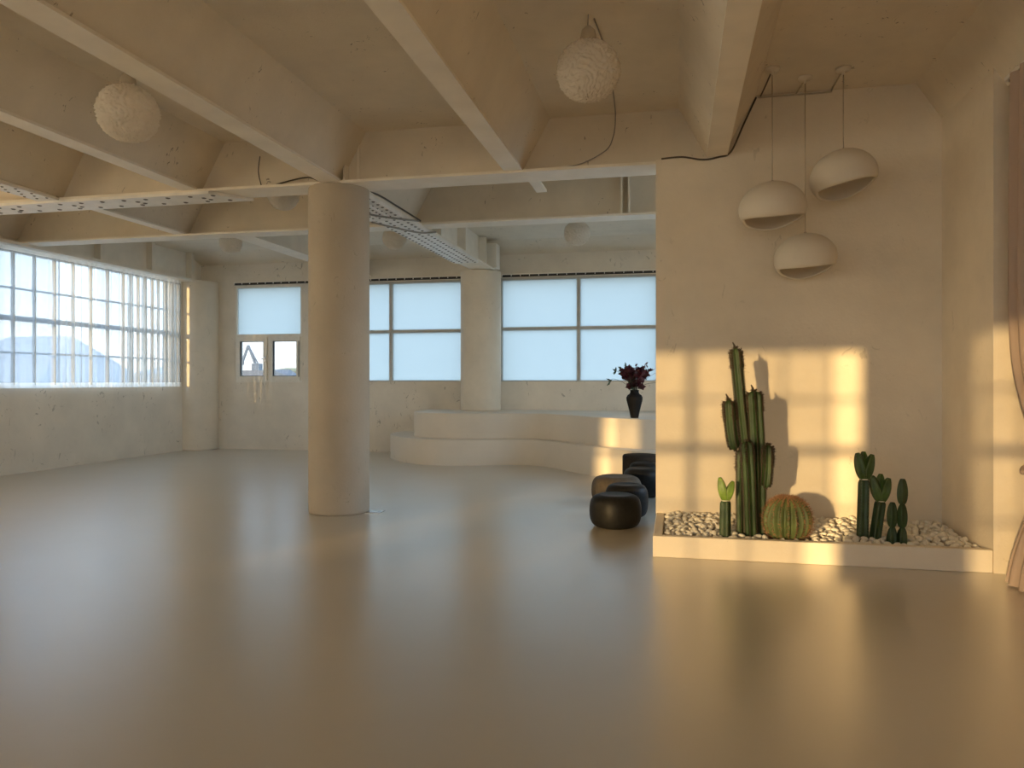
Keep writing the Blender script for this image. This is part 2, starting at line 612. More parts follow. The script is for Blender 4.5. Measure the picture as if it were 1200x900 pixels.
MB().box(-.02, .30, 6.15, 6.45, .02, .5).build('end_bracket', 'steel', b1, bevel=.01)

# cross girders
g1 = tag(empty('cross_girder', (0, 8.06, 3.71)), 'front cross girder resting on the free standing column', 'beam', 'ceiling beams')
MB().box(XL, -3.70, -.20, .21, 0, .03).box(-3.70, XR, -.20, .21, 0, .03).build('flange', 'steel', g1)
MB().box(XL, .40, -.07, .09, .03, .62).build('web', 'ceiling', g1)
gp = MB()
gp.add([(XL, -.21, -.035), (-5.30, -.21, -.035), (-4.98, .22, -.035), (XL, .22, -.035), (XL, -.21, -.002), (-5.30, -.21, -.002), (-4.98, .22, -.002), (XL, .22, -.002)],
       [(0, 3, 2, 1), (4, 5, 6, 7), (0, 1, 5, 4), (1, 2, 6, 5), (2, 3, 7, 6), (3, 0, 4, 7)])
gp = gp.build('cover_plate', 'plate', g1)
rv = MB()
pts = []
for k in range(17):
    x = -10.1 + k * .30
    pts += [(x, -.12, -.035), (x + .07, .12, -.035)]
    if k % 3 == 0:
        pts += [(x + .12, -.03, -.035), (x + .16, .05, -.035)]
rivets(rv, pts, .031)
tag(rv.build('rivets', 'rivet', gp), kind='stuff')
for x, h_ in ((-3.63, .34), (-3.50, .5)):
    MB().box(x - .012, x + .012, -.17 if h_ < .4 else -.085, -.07, .03, h_).build('stiffener', 'steel', g1)

g2 = tag(empty('cross_girder', (0, 10.36, 3.71)), 'second cross girder, farther back and above the poufs', 'beam', 'ceiling beams')
MB().box(XL + .1, -4.0, -.16, .16, 0, .03).box(-3.98, XR2, -.16, .16, 0, .03).build('flange', 'steel', g2)
MB().box(XL, XR2, 0, .14, .03, .70).build('web', 'ceiling', g2)
for x in (-.72, -.62):
    MB().box(x - .012, x + .012, -.14, 0, .03, .6).build('stiffener', 'steel', g2)

# left edge beam above the curtained window
eb = tag(empty('edge_beam', (XL, 9.5, 3.66)), 'cream edge beam above the sheer curtains on the left wall', 'beam', 'ceiling beams')
MB().box(0, .26, -1.0, 5.3, 0, .05).build('flange', 'steel', eb)
MB().box(0, .03, .9, 5.3, .05, .75).build('web', 'steel', eb)
for y in (2.53, 3.93, 5.2):
    MB().box(.03, .16, y - .05, y + .05, .05, .64).build('stiffener', 'steel', eb)

# ------------------------------------------------------------------ windows
def far_window(n, x0, x1, mulls, z0, ztop, ztr):
    w = struct(empty('window_%d' % n, ((x0 + x1) / 2, YF + .06, z0)))
    ox, oz = (x0 + x1) / 2, z0
    fr = MB()
    t = .035
    for a, b, c, d in ((x0, x0 + t, z0, ztop), (x1 - t, x1, z0, ztop), (x0 + t, x1 - t, z0, z0 + .02), (x0 + t, x1 - t, ztop - .045, ztop)):
        fr.box(a - ox, b - ox, -.05, .05, c - oz, d - oz)
    fr.build('window_frame', 'greyframe', w)
    for mx_ in mulls:
        MB().box(mx_ - .032 - ox, mx_ + .032 - ox, -.06, .05, .02, ztop - oz - .045).build('mullion', 'greyframe', w)
    xs = [x0 + t] + [v for m_ in mulls for v in (m_ - .032, m_ + .032)] + [x1 - t]
    for i in range(0, len(xs), 2):
        a, b = xs[i], xs[i + 1]
        MB().box(a - ox, b - ox, -.05, .05, ztr - .03 - oz, ztr + .03 - oz).build('transom', 'greyframe', w)
        for c, d in ((z0 + .02, ztr - .03), (ztr + .03, ztop - .045)):
            MB().box(a - ox, b - ox, .004, .016, c - oz, d - oz).build('pane', 'frost', w)
    return w


far_window(2, -7.53, -4.30, [-5.93], 1.5, 3.62, 2.56)
far_window(3, -3.54, -.35, [-1.93], 1.5, 3.62, 2.58)
far_window(4, .1, 2.3, [1.2], 1.5, 3.62, 2.58)

# window with a frosted upper light over two casements
x0, x1 = -9.58, -7.98
w1 = struct(empty('window_1', (x0, YF + .05, 1.48)))
W = x1 - x0
fr = MB()
for a, b, c, d in ((0, .03, 0, 2.14), (W - .03, W, 0, 2.14), (.03, W - .03, 2.09, 2.14), (.03, W - .03, 1.0, 1.06), (.03, W - .03, 0, .04)):
    fr.box(a, b, -.05, .05, c, d)
fr.build('window_frame', 'frame', w1)
MB().box(.03, W - .03, .004, .016, 1.06, 2.09).build('pane', 'frost', w1)
MB().box(W / 2 - .025, W / 2 + .025, -.055, .05, .04, 1.0).build('mullion', 'frame', w1)
for s, (a, b) in enumerate(((.03, W / 2 - .025), (W / 2 + .025, W - .03))):
    sm = MB()
    t = .085
    for p, q, c, d in ((a, a + t, .04, 1.0), (b - t, b, .04, 1.0), (a + t, b - t, .04, .05 + t), (a + t, b - t, .99 - t, 1.0)):
        sm.box(p, q, -.085, .03, c, d)
    sash = sm.build('sash', 'frame', w1)
    MB().box(a + t, b - t, -.02, -.012, .05 + t, .99 - t).build('pane', 'glass_dark', sash)
    gs = MB()
    for p, q, c, d in ((a + t, a + t + .012, .05 + t, .99 - t), (b - t - .012, b - t, .05 + t, .99 - t), (a + t + .012, b - t - .012, .05 + t, .062 + t), (a + t + .012, b - t - .012, .978 - t, .99 - t)):
        gs.box(p, q, -.06, -.022, c, d)
    gs.build('gasket', 'dark', sash)
    if s == 0:
        hb = MB().box(b - .055, b - .02, -.10, -.085, .44, .56)
        hb.box(b - .10, b - .025, -.13, -.10, .505, .53)
        tag(hb.build('handle', 'metal', sash), 'dull metal handle')
    else:
        MB().box(W - .062, W - .046, -.094, -.085, .12, .9).build('hinge_strip', 'dark', w1)

# curtain tracks above the far windows
for n, (a, b) in enumerate(((-9.6, -4.26), (-3.5, 2.4))):
    tr = tag(empty('curtain_track', (a, YF - .02, 3.635)), ('slotted curtain track over the window with two casements', 'slotted curtain track over the frosted window behind the vase')[n], 'curtain track', 'curtain tracks')
    L_ = b - a
    MB().box(0, L_, -.05, .02, .045, .065).build('rail', 'steel', tr)
    MB().box(0, L_, -.012, .018, 0, .044).build('slot', 'dark', tr)
    cl = MB()
    k = 0
    while k * .19 + .06 < L_:
        cl.box(k * .19, k * .19 + .012, -.03, -.012, .012, .044)
        k += 1
    tag(cl.build('clips', 'plate', tr), kind='stuff')

# gridded window on the left wall (bars every 0.42 m)
def grid_window(n, a0, a1, z0, z1, place, thick_at, first, step, extra_thick=(), glass='glass'):
    """place(a0,a1,d0,d1,z0,z1) gives a box in world axes; d runs outwards from the room"""
    w = struct(empty('window_%d' % n, (0, 0, 0)))
    f_ = MB()
    for p, q, c, d in ((a0, a0 + .05, z0, z1), (a1 - .05, a1, z0, z1), (a0 + .05, a1 - .05, z0, z0 + .05), (a0 + .05, a1 - .05, z1 - .04, z1), (a0 + .05, a1 - .05, thick_at - .04, thick_at + .04)):
        f_.box(*place(p, q, .06, .14, c, d))
    f_.build('window_frame', 'frame', w)
    k = first
    while k < a1 - .1:
        t = .035 if any(abs(k - e_) < step * .4 for e_ in extra_thick) else .011
        MB().box(*place(k - t, k + t, .07, .125, z0 + .05, thick_at - .04)).build('muntin', 'frame', w)
        MB().box(*place(k - t, k + t, .07, .125, thick_at + .04, z1 - .04)).build('muntin', 'frame', w)
        k += step
    for zz in (1.97, 3.02):
        MB().box(*place(a0 + .05, a1 - .05, .075, .12, zz - .015, zz + .015)).build('glazing_bar', 'greyframe', w)
    for c, d in ((z0 + .05, thick_at - .04), (thick_at + .04, z1 - .04)):
        MB().box(*place(a0 + .05, a1 - .05, .096, .10, c, d)).build('pane', glass, w)
    return w


grid_window(5, 9.85, 14.34, WZ0, 3.64, lambda a, b, c, d, e_, f_: (XL - d, XL - c, a, b, e_, f_), 2.53, 10.36, .42, glass='glass_tint')
for n, (a, b) in enumerate(((-9.10, -8.20), (-7.70, -4.34), (-3.46, 2.45))):
    grid_window(6 + n, a, b, 1.39, 3.52, lambda a, b, c, d, e_, f_: (a, b, YB - .02 - d * .5, YB - .02 - c * .5, e_, f_), 2.53, a + .43, .433, extra_thick=(-5.97, .8))


# fill-light bays added to the left wall nearer the viewer (outside the frame)
for n, (a, b) in enumerate(left_fill_bays):
    w = struct(empty('window_%d' % (9 + n), (XL - .1, a, WZ0)))
    f_ = MB()
    for p, q, c, d in ((0, .05, 0, 2.16), (b - a - .05, b - a, 0, 2.16), (.05, b - a - .05, 0, .05), (.05, b - a - .05, 2.11, 2.16), (.05, b - a - .05, 1.1, 1.18)):
        f_.box(-.05, .04, p, q, c, d)
    f_.build('window_frame', 'frame', w)
    for c, d in ((.05, 1.1), (1.18, 2.11)):
        MB().box(-.006, .006, .05, b - a - .05, c, d).build('pane', 'fill_left', w)

for n, (a, b) in enumerate(right_fill_bays):  # unseen right-wall windows, added to brighten the room
    sill = .6 if a < 8 else .98
    w = struct(empty('window_%d' % (13 + n), (XR2 + .1, a, sill)))
    f_ = MB()
    H_ = WZ1 - sill
    for p, q, c, d in ((0, .05, 0, H_), (b - a - .05, b - a, 0, H_), (.05, b - a - .05, 0, .05), (.05, b - a - .05, H_ - .05, H_), (.05, b - a - .05, 1.4, 1.48)):
        f_.box(-.05, .04, p, q, c, d)
    f_.build('window_frame', 'frame', w)
    for c, d in ((.05, 1.4), (1.48, H_ - .05)):
        MB().box(-.006, .006, .05, b - a - .05, c, d).build('pane', 'fill_warm' if a < 8 else 'glass', w)

# ------------------------------------------------------------------ curtains
def curtain_mesh(L_, z0, z1, amp, wave, seed, nx=160, nz=14, taper=.35):
    """folds along local x, local y is the fold depth"""
    rnd = random.Random(seed)
    ph = [rnd.uniform(0, 6.28) for _ in range(4)]
    vs, fs = [], []
    for i in range(nx + 1):
        u = i / nx
        x = u * L_
        for k in range(nz + 1):
            h = k / nz
            a = amp * (1 - taper * h)
            y = a * (math.sin(2 * math.pi * x / wave + ph[0] + .9 * math.sin(x * 2.1 + ph[1]) + .25 * math.sin(h * 3 + ph[3])) + .35 * math.sin(2 * math.pi * x / wave * 2.3 + ph[2]))
            vs.append((x, y, z0 + (z1 - z0) * h))
    for i in range(nx):
        for k in range(nz):
            p = i * (nz + 1) + k
            fs.append((p, p + nz + 1, p + nz + 2, p + 1))
    return vs, fs


def sheer_curtain(label, loc, rz, L_, z0, z1, mat, amp, wave, seed, group, bands=True):
    e_ = tag(empty('sheer_curtain', loc, rz), label, 'curtain', group)
    vs, fs = curtain_mesh(L_, z0 + (.09 if bands else 0), z1 - (.05 if bands else 0), amp, wave, seed)
    MB().add(vs, fs, True).build('voile', mat, e_)
    if bands:
        vs, fs = curtain_mesh(L_, z1 - .05, z1, amp * .65, wave, seed, nz=1, taper=0)
        MB().add(vs, fs, True).build('header', 'sheer_hem', e_)
        vs, fs = curtain_mesh(L_, z0, z0 + .09, amp, wave, seed, nz=1, taper=0)
        MB().add(vs, fs, True).build('hem', 'sheer_hem', e_)
    return e_


def two_tone(label, y0, ys, y1, seed, mat0, mat1, a0, a1, w0, w1_, streak_ys):
    e_ = tag(empty('sheer_curtain', (XL + .10, y0, 1.39), R(90)), label, 'curtain', 'sheer curtains on the left window')
    for (p, q, m_, a, w_, nm) in ((y0, ys, mat0, a0, w0, 'voile'), (ys, y1, mat1, a1, w1_, 'voile')):
        if q - p < .01:
            continue
        vs, fs = curtain_mesh(q - p, .09, 2.20, a, w_, seed)
        o = MB().add(vs, fs, True).build(nm, m_, e_)
        o.location = (p - y0, 0, 0)
        vs, fs = curtain_mesh(q - p, 2.20, 2.26, a * .65, w_, seed, nz=1, taper=0)
        o = MB().add(vs, fs, True).build('header', 'sheer_hem', e_)
        o.location = (p - y0, 0, 0)
        vs, fs = curtain_mesh(q - p, 0, .09, a, w_, seed, nz=1, taper=0)
        o = MB().add(vs, fs, True).build('hem', 'sheer_hem', e_)
        o.location = (p - y0, 0, 0)
    for y in streak_ys:  # strips added to catch the sun as bright streaks over the muntins
        m_ = MB()
        vs, fs = [], []
        for k in range(13):
            z = .05 + 2.12 * k / 12
            wv = .006 * math.sin(k * 1.1 + y * 9)
            vs += [(y - y0 + wv, .050, z), (y - y0 + .012 + wv * .5, .012, z), (y - y0 - .004, -.028, z)]
        for k in range(12):
            for q in (0, 1):
                fs.append((k * 3 + q, k * 3 + q + 1, k * 3 + q + 4, k * 3 + q + 3))
        m_.add(vs, fs, True).build('streak_strip', 'streak_strip', e_)
    return e_


two_tone('left sheer white curtain, its near half nearly flat', 9.6, 11.1, 11.93, 3, 'sheer_thin', 'sheer_full', .012, .028, .34, .17, tuple(10.174 + .4125 * k - .2 * 0 for k in range(-1, 5)))
two_tone('right sheer white curtain, gathered in close folds beside corner column', 11.955, 12.55, 14.37, 11, 'sheer_thin', 'sheer_full', .02, .032, .22, .13, tuple(10.174 + .4125 * k for k in range(5, 11)) + (12.85, 13.25, 13.66, 13.86, 14.05, 14.2))

for n, (a, b) in enumerate(((-9.12, -8.84), (-8.60, -8.12), (-7.72, -6.84), (-6.62, -4.60), (-3.46, 2.4))):
    sheer_curtain(('narrow open weave sheer curtain at the left end of rear windows', 'open weave sheer curtain second from left on rear windows', 'open weave sheer curtain beside a thin slit in rear windows', 'sheer curtain left of the pier on rear windows', 'widest open weave sheer curtain on rear windows')[n], (a, YB + .06, 0), 0, b - a, 1.3, 3.6, 'sheer_back', .018, .2, 20 + n, 'rear window curtains', bands=False)

# drape at the right edge, gathered at waist height
rnd = random.Random(5)
vs, fs = [], []
nx, nz = 120, 40
for i in range(nx + 1):
    u = i / nx
    for k in range(nz + 1):
        h = k / nz
        z = .015 + h * 3.80
        pinch = math.exp(-((z - .85) / .55) ** 2)
        low = max(0, 1 - z / .85)
        y = 6.47 - u * 2.4 - pinch * .40 * (1 - u) ** 2 * (1 - .0 * u) - .16 * low * (1 - u)
        x = 2.475 - .10 * low * (1 - u) ** 2 + (.030 + .012 * math.sin(3 * h)) * (1 - .6 * pinch) * math.sin(u * 92 + .8 * math.sin(5 * u) + .5 * math.sin(2.2 * h + u * 9)) + .02 * pinch
        vs.append((x, y, z))
for i in range(nx):
    for k in range(nz):
        p = i * (nz + 1) + k
        fs.append((p, p + nz + 1, p + nz + 2, p + 1))
dr = tag(empty('tied_drape', (2.47, 6.3, 0)), 'dusty pink full length drape tied at waist height on the right edge', 'curtain')
o = MB().add(vs, fs, True).build('cloth', 'drape', dr)
o.location = (-2.47, -6.3, 0)
tb = MB().tube(spline([(2.41, 6.06, .85), (2.45, 6.13, .88), (2.55, 6.10, .90), (2.74, 6.0, 1.0)], 6), .018).build('tieback', 'drape', dr)
tb.location = (-2.47, -6.3, 0)
rl = tag(empty('curtain_rail', (2.5, 6.5, 3.815)), 'white curtain rail above the pink drape', 'curtain rail')
MB().box(-.025, .025, -4, .05, 0, .03).build('rail', 'plate', rl)
MB().box(-.01, .01, -3.9, 0, -.02, 0).build('runner', 'dark', rl)
for y in (-.15, -1.4, -2.8):
    MB().box(-.02, .09, y - .02, y + .02, .03, .046).build('bracket', 'plate', rl)

# ------------------------------------------------------------------ stepped platform
o1 = spline([(-5.62, YF), (-5.60, 14.35), (-5.15, 13.55), (-4.6, 13.10), (-4.15, 12.98), (-3.45, 13.12), (-2.75, 13.36), (-2.17, 13.08), (-1.55, 12.32), (-1.0, 11.85), (-.3, 11.25), (.6, 10.95), (XR2, 10.85)], 10)
o2 = spline([(-5.02, YF), (-5.00, 14.1), (-4.75, 13.62), (-4.45, 13.42), (-4.1, 13.33), (-3.5, 13.36), (-2.9, 13.58), (-2.3, 13.50), (-1.65, 12.85), (-1.2, 12.28), (-.75, 11.95), (-.3, 11.74), (.6, 11.5), (XR2, 11.4)], 10)
pf = tag(empty('stepped_platform', (-2, 13.5, 0)), 'cream two step platform with a wavy front below far windows', 'platform')


def tier(name, ol, z0, z1, r=.018):
    poly = [(p[0], p[1]) for p in ol] + [(XR2, YF)]
    m_ = MB()
    n = len(ol)
    rings = [(0, z0), (0, z1 - r), (r * .3, z1 - r * .3), (r, z1)]
    # inward normals along the open outline
    pts = [Vector((p[0], p[1])) for p in ol]
    inn = []
    for i in range(n):
        t = (pts[min(i + 1, n - 1)] - pts[max(i - 1, 0)]).normalized()
        inn.append(Vector((-t.y, t.x)))
    vs, fs = [], []
    for off, z in rings:
        for i in range(n):
            q = pts[i] + inn[i] * off
            vs.append((q.x, q.y, z))
    for a in range(len(rings) - 1):
        for i in range(n - 1):
            fs.append((a * n + i, a * n + i + 1, (a + 1) * n + i + 1, (a + 1) * n + i))
    m_.add(vs, fs, True)
    m_.add([vs[3 * n + i] for i in range(n)] + [(XR2, YF, z1)], [tuple(range(n + 1))])
    o = m_.build(name, 'tier', pf)
    o.location = (2, -13.5, 0)
    return o


tier('lower_tier', o1, 0, .46)
tier('upper_tier', o2, .46, .92)

# ------------------------------------------------------------------ planter
pt = tag(empty('planter_bed', (1.1, 6.64, 0)), 'low cream planter trough filled with white pebbles under the cactus wall', 'planter')
o = MB().box(-.20, XR - .002, 6.60, 6.68, 0, .18).build('front_kerb', 'planter', pt, bevel=.008)
o.location = (-1.1, -6.64, 0)
o = MB().box(-.20, -.12, 6.682, YW - .002, 0, .18).build('side_kerb', 'planter', pt, bevel=.008)
o.location = (-1.1, -6.64, 0)
vs, fs = [], []
for i in range(31):
    for k in range(16):
        x = -.118 + (XR - .002 + .118) * i / 30
        y = 6.682 + (YW - .004 - 6.682) * k / 15
        vs.append((x, y, .125 + .035 * (k / 15) + .01 * noise.noise((x * 6, y * 6, 0))))
for i in range(30):
    for k in range(15):
        p = i * 16 + k
        fs.append((p, p + 16, p + 17, p + 1))
o = MB().add(vs, fs, True).build('grit_bed', 'soil', pt)
o.location = (-1.1, -6.64, 0)


def pebble_shape(seed):
    bm = bmesh.new()
    bmesh.ops.create_icosphere(bm, subdivisions=2, radius=1)
    for v in bm.verts:
        d = 1 + .22 * noise.noise(v.co * 1.1 + Vector((seed * 7.1, 0, 0)))
        v.co = Vector((v.co.x * d, v.co.y * d * .76, v.co.z * d * .58))
    vs = [tuple(v.co) for v in bm.verts]
    fs = [tuple(v.index for v in f.verts) for f in bm.faces]
    bm.free()
    return vs, fs


PEB = [pebble_shape(s) for s in range(6)]
peb_mesh = []
for vs, fs in PEB:
    me = bpy.data.meshes.new('pebble')
    me.from_pydata(vs, [], fs)
    me.polygons.foreach_set('use_smooth', [True] * len(fs))
    me.materials.append(M['pebble'])
    peb_mesh.append(me)
rnd = random.Random(42)
# plants keep their feet free of stones
FEET = [(.41, 6.84, .05), (.64, 7.0, .13), (.93, 6.93, .19), (1.575, 7.02, .06), (1.655, 7.03, .06), (1.80, 6.86, .09)]
spots = []
for layer in range(2):
    tries = 0
    while tries < 6000:
        tries += 1
        x, y = rnd.uniform(-.09, XR - .05), rnd.uniform(6.71, YW - .03)
        r = rnd.uniform(.023, .038)
        if any((x - a) ** 2 + (y - b) ** 2 < (c + r * .8) ** 2 for a, b, c in FEET):
            continue
        if any(l == layer and (x - a) ** 2 + (y - b) ** 2 < ((r + s) * .94) ** 2 for a, b, s, l in spots):
            continue
        spots.append((x, y, r, layer))
spots.sort(key=lambda s: (s[1] - .02 * s[3] * 10))
rest = MB()
n_ind = 0
for x, y, r, layer in spots:
    base = .125 + .035 * (y - 6.68) / 1.1
    z = base + r * .40 + layer * .022
    rot = Matrix.Rotation(rnd.uniform(0, 6.28), 4, 'Z') @ Matrix.Rotation(rnd.gauss(0, .3), 4, 'X') @ Matrix.Rotation(rnd.gauss(0, .3), 4, 'Y')
    s_ = r * rnd.uniform(.95, 1.25)
    kind = rnd.randrange(6)
    if layer == 1 and n_ind < 300:
        o = bpy.data.objects.new('pebble', peb_mesh[kind])
        col.objects.link(o)
        o.matrix_world = Matrix.Translation((x, y, z)) @ rot @ Matrix.Scale(s_, 4)
        tag(o, 'rounded white pebble lying loose in the planter trough among the cacti', 'pebble', 'white pebbles in the planter')
        n_ind += 1
    else:
        mw = Matrix.Translation((x, y, z)) @ rot @ Matrix.Scale(s_, 4)
        rest.add([mw @ Vector(v) for v in PEB[kind][0]], PEB[kind][1], True)
tag(rest.build('pebble_bed', 'pebble'), 'mass of smaller white pebbles filling the trough beneath the cacti', 'pebbles', kind='stuff')


# ------------------------------------------------------------------ cacti
def ribbed(mb, path, n, depth, rot=0, per=6, cap=True):
    """ribbed stem along path [(x,y,z,r)]; returns crest points for spines"""
    vs, fs = [], []
    crest = []
    seg = n * per
    P = [Vector(p[:3]) for p in path]
    for i, p in enumerate(path):
        t = (P[min(i + 1, len(P) - 1)] - P[max(i - 1, 0)]).normalized()
        ax = Vector((1, 0, 0))
        ax = (ax - t * ax.dot(t)).normalized()
        ay = t.cross(ax)
        for k in range(seg):
            a = 2 * math.pi * k / seg + rot
            c = .5 + .5 * math.cos(n * (a - rot))
            rr = p[3] * (1 - depth * (1 - c ** 1.4))
            d = ax * math.cos(a) + ay * math.sin(a)
            vs.append(P[i] + d * rr)
            if k % per == 0:
                crest.append((P[i] + d * rr, d, i))
    for i in range(len(path) - 1):
        for k in range(seg):
            k2 = (k + 1) % seg
            fs.append((i * seg + k, i * seg + k2, (i + 1) * seg + k2, (i + 1) * seg + k))
    fs.append(tuple((len(path) - 1) * seg + k for k in range(seg)))
    mb.add(vs, fs, True)
    return crest


def spike(mb, p, d, L_, w):
    d = d.normalized()
    a = d.orthogonal().normalized() * w
    b = d.cross(a)
    mb.add([p + a, p - a * .5 + b * .87, p - a * .5 - b * .87, p + d * L_], [(0, 1, 3), (1, 2, 3), (2, 0, 3)])


def stem_path(pts, r, tip=.06, step=.025, wob=0, foot=1.0):
    """resample a centre line and round the tip"""
    C = spline([Vector(p) for p in pts], 24)
    L_ = [0]
    for i in range(1, len(C)):
        L_.append(L_[-1] + (C[i] - C[i - 1]).length)
    tot = L_[-1]
    out = []
    n = max(6, int(tot / step))
    for k in range(n + 1):
        s = tot * k / n
        j = 0
        while j < len(L_) - 2 and L_[j + 1] < s:
            j += 1
        f = (s - L_[j]) / max(1e-6, L_[j + 1] - L_[j])
        p = C[j].lerp(C[j + 1], f)
        rr = r
        if tot - s < tip:
            q = 1 - (tot - s) / tip
            rr = r * math.sqrt(max(.02, 1 - q * q))
        if s < tip * .8 and foot < 1:
            rr = min(rr, r * (foot + (1 - foot) * math.sin(s / (tip * .8) * 1.57)))
        rr *= 1 + wob * math.sin(s * 21)
        out.append((p.x, p.y, p.z, rr))
    return out


def tall_stem(parent, pts, r, n, rot, seed, foot=1.0, tall_spine=.022, tuft=True):
    rnd = random.Random(seed)
    m_ = MB()
    path = stem_path(pts, r, tip=.05, step=.022, foot=foot)
    cr = ribbed(m_, path, n, .42, rot)
    st = m_.build('stem', 'cactus', parent)
    sp, ar = MB(), MB()
    last = len(path) - 1
    for p, d, i in cr:
        near = (last - i) < 9
        cnt = 7 if near else 3
        for _ in range(cnt):
            dd = d + Vector((rnd.gauss(0, .55), rnd.gauss(0, .55), rnd.gauss(0.1, .5)))
            spike(sp, p - d * .002, dd, tall_spine * rnd.uniform(.5, 1.0) * (1.8 if near else .95), .0042 if near else .0026)
        spike(ar, p - d * .001, d + Vector((0, 0, .2)), .009, .0042)
        # areole knob, bigger near the growing tip
        kr = .011 if near else .0085
        for s_ in (-1, 1):
            spike(sp, p - d * .001, d + Vector((0, 0, s_ * .8)), kr * 2.0, kr)
    if tuft:
        tp = Vector(path[-1][:3])
        sp.tube([tp - Vector((0, 0, .01)), tp + Vector((-.010, 0, .022)), tp + Vector((-.024, 0, .050))], [.010, .009, .005], 6)
    tag(sp.build('spines', 'spine', st), 'dark brown spines', kind='stuff')
    tag(ar.build('areoles', 'areole', st), 'pale areole dots', kind='stuff')
    return st


tc_ = tag(empty('tall_cactus', (.64, 7.0, .12)), 'tallest cactus, a clump of spiny columns beside the small forked one', 'cactus')


def T(pts):
    return [(x - .64, y - 7.0, z - .12) for x, y, z in pts]


tall_stem(tc_, T([(.615, 7.02, .12), (.60, 7.02, .8), (.555, 7.02, 1.3), (.510, 7.02, 1.80)]), .050, 5, .2, 1)
tall_stem(tc_, T([(.705, 7.03, .12), (.70, 7.03, .8), (.668, 7.03, 1.42)]), .069, 6, .5, 2)
tall_stem(tc_, T([(.505, 6.95, .895), (.482, 6.95, .97), (.462, 6.95, 1.12), (.448, 6.95, 1.34)]), .054, 5, .1, 3, foot=.15)
tall_stem(tc_, T([(.762, 6.97, .565), (.772, 6.97, .64), (.780, 6.97, .78), (.782, 6.97, .95)]), .046, 5, .3, 4, foot=.15, tuft=False)
tall_stem(tc_, T([(.637, 6.935, .12), (.622, 6.935, .6), (.600, 6.94, .98)]), .052, 5, .7, 5, tuft=False)
tall_stem(tc_, T([(.560, 6.985, .12), (.556, 6.985, .5), (.560, 6.985, .90)]), .043, 5, .9, 6, tuft=False)


# barrel cactus
bc = tag(empty('barrel_cactus', (.935, 6.93, .115)), 'round barrel cactus with ginger spines right of the tallest cactus', 'cactus')
ribs, RB = 19, .205
m_ = MB()
sp = MB()
vs, fs = [], []
nu, nv = ribs * 6, 30
rnd = random.Random(9)
for j in range(nv + 1):
    t = math.pi * (.06 + .90 * j / nv)           # polar angle from the top
    for i in range(nu):
        a = 2 * math.pi * i / nu
        c = (.5 + .5 * math.cos(ribs * a)) ** .8
        r = RB * (1 - .24 * (1 - c) * math.sin(t) ** .5)
        vs.append((r * math.sin(t) ** .85 * math.cos(a), r * math.sin(t) ** .85 * math.sin(a), .19 + .195 * math.cos(t)))
for j in range(nv):
    for i in range(nu):
        i2 = (i + 1) % nu
        fs.append((j * nu + i, (j + 1) * nu + i, (j + 1) * nu + i2, j * nu + i2))
fs.append(tuple(range(nu)))
m_.add(vs, fs, True)
body = m_.build('ribbed_body', 'barrel', bc)
for k in range(ribs):
    a = 2 * math.pi * k / ribs
    for j in range(22):
        t = math.pi * (.07 + .80 * j / 21)
        d = Vector((math.sin(t) * math.cos(a), math.sin(t) * math.sin(a), math.cos(t)))
        p = Vector((RB * math.sin(t) ** .85 * math.cos(a), RB * math.sin(t) ** .85 * math.sin(a), .19 + .195 * math.cos(t)))
        dens = 9 if t < .9 else 4
        for _ in range(dens):
            dd = d * 1.0 + Vector((rnd.gauss(0, .6), rnd.gauss(0, .6), rnd.gauss(.15, .6)))
            spike(sp, p - d * .003, dd, rnd.uniform(.020, .045), .0027)
tag(sp.build('spines', 'spine_red', bc), 'ginger spines', kind='stuff')


def lobe(parent, base, tip, r, n, rot, mat, seed, name='lobe', dots=True, depth=.24, pw=.55):
    base, tip = Vector(base), Vector(tip)
    path = []
    K = 18
    for k in range(K + 1):
        f = k / K
        rr = r * max(.06, math.sin(math.pi * min(1, max(0, .06 + .90 * f ** .85))) ** pw)
        p = base.lerp(tip, f)
        path.append((p.x, p.y, p.z, rr))
    m_ = MB()
    cr = ribbed(m_, path, n, depth, rot)
    o = m_.build(name, mat, parent)
    if dots:
        dt = MB()
        for p, d, i in cr:
            if 1 < i < K:
                spike(dt, p - d * .001, d, .006, .0026)
        tag(dt.build('areoles', 'areole', o), 'pale areole dots', kind='stuff')
    return o


def trunk(parent, base, top, r, n, rot, mat, name='stem', r_top=None, depth=.30):
    base, top = Vector(base), Vector(top)
    path = []
    K = 20
    for k in range(K + 1):
        f = k / K
        rr = r * (1 - .06 * f)
        if f > .90:
            rr *= .72 + .28 * math.sqrt(max(0, 1 - ((f - .90) / .10) ** 2))
        p = base.lerp(top, f)
        path.append((p.x, p.y, p.z, rr))
    m_ = MB()
    cr = ribbed(m_, path, n, depth, rot)
    o = m_.build(name, mat, parent)
    dt = MB()
    for p, d, i in cr:
        spike(dt, p - d * .001, d, .007, .0026)
    tag(dt.build('areoles', 'areole', o), 'pale areole dots', kind='stuff')
    return o


def graft_ring(parent, c, r):
    m_ = MB()
    m_.tube([Vector(c) + Vector((r * math.cos(a), r * math.sin(a), 0)) for a in [k * math.pi / 8 for k in range(17)]], .006, 6)
    return tag(m_.build('graft_ring', 'areole', parent), 'pale graft seam')


c1 = tag(empty('forked_cactus', (.41, 6.84, .12)), 'small cactus at the left with two bright yellow green lobes', 'cactus')
trunk(c1, (0, 0, 0), (.004, 0, .345), .054, 4, .35, 'cactus_dark')
graft_ring(c1, (.004, 0, .345), .030)
lobe(c1, (.0, 0, .34), (-.044, .0, .545), .047, 4, -.9, 'cactus_lobe', 1)
lobe(c1, (.008, 0, .34), (.068, .0, .515), .043, 4, -.7, 'cactus_lobe', 2)

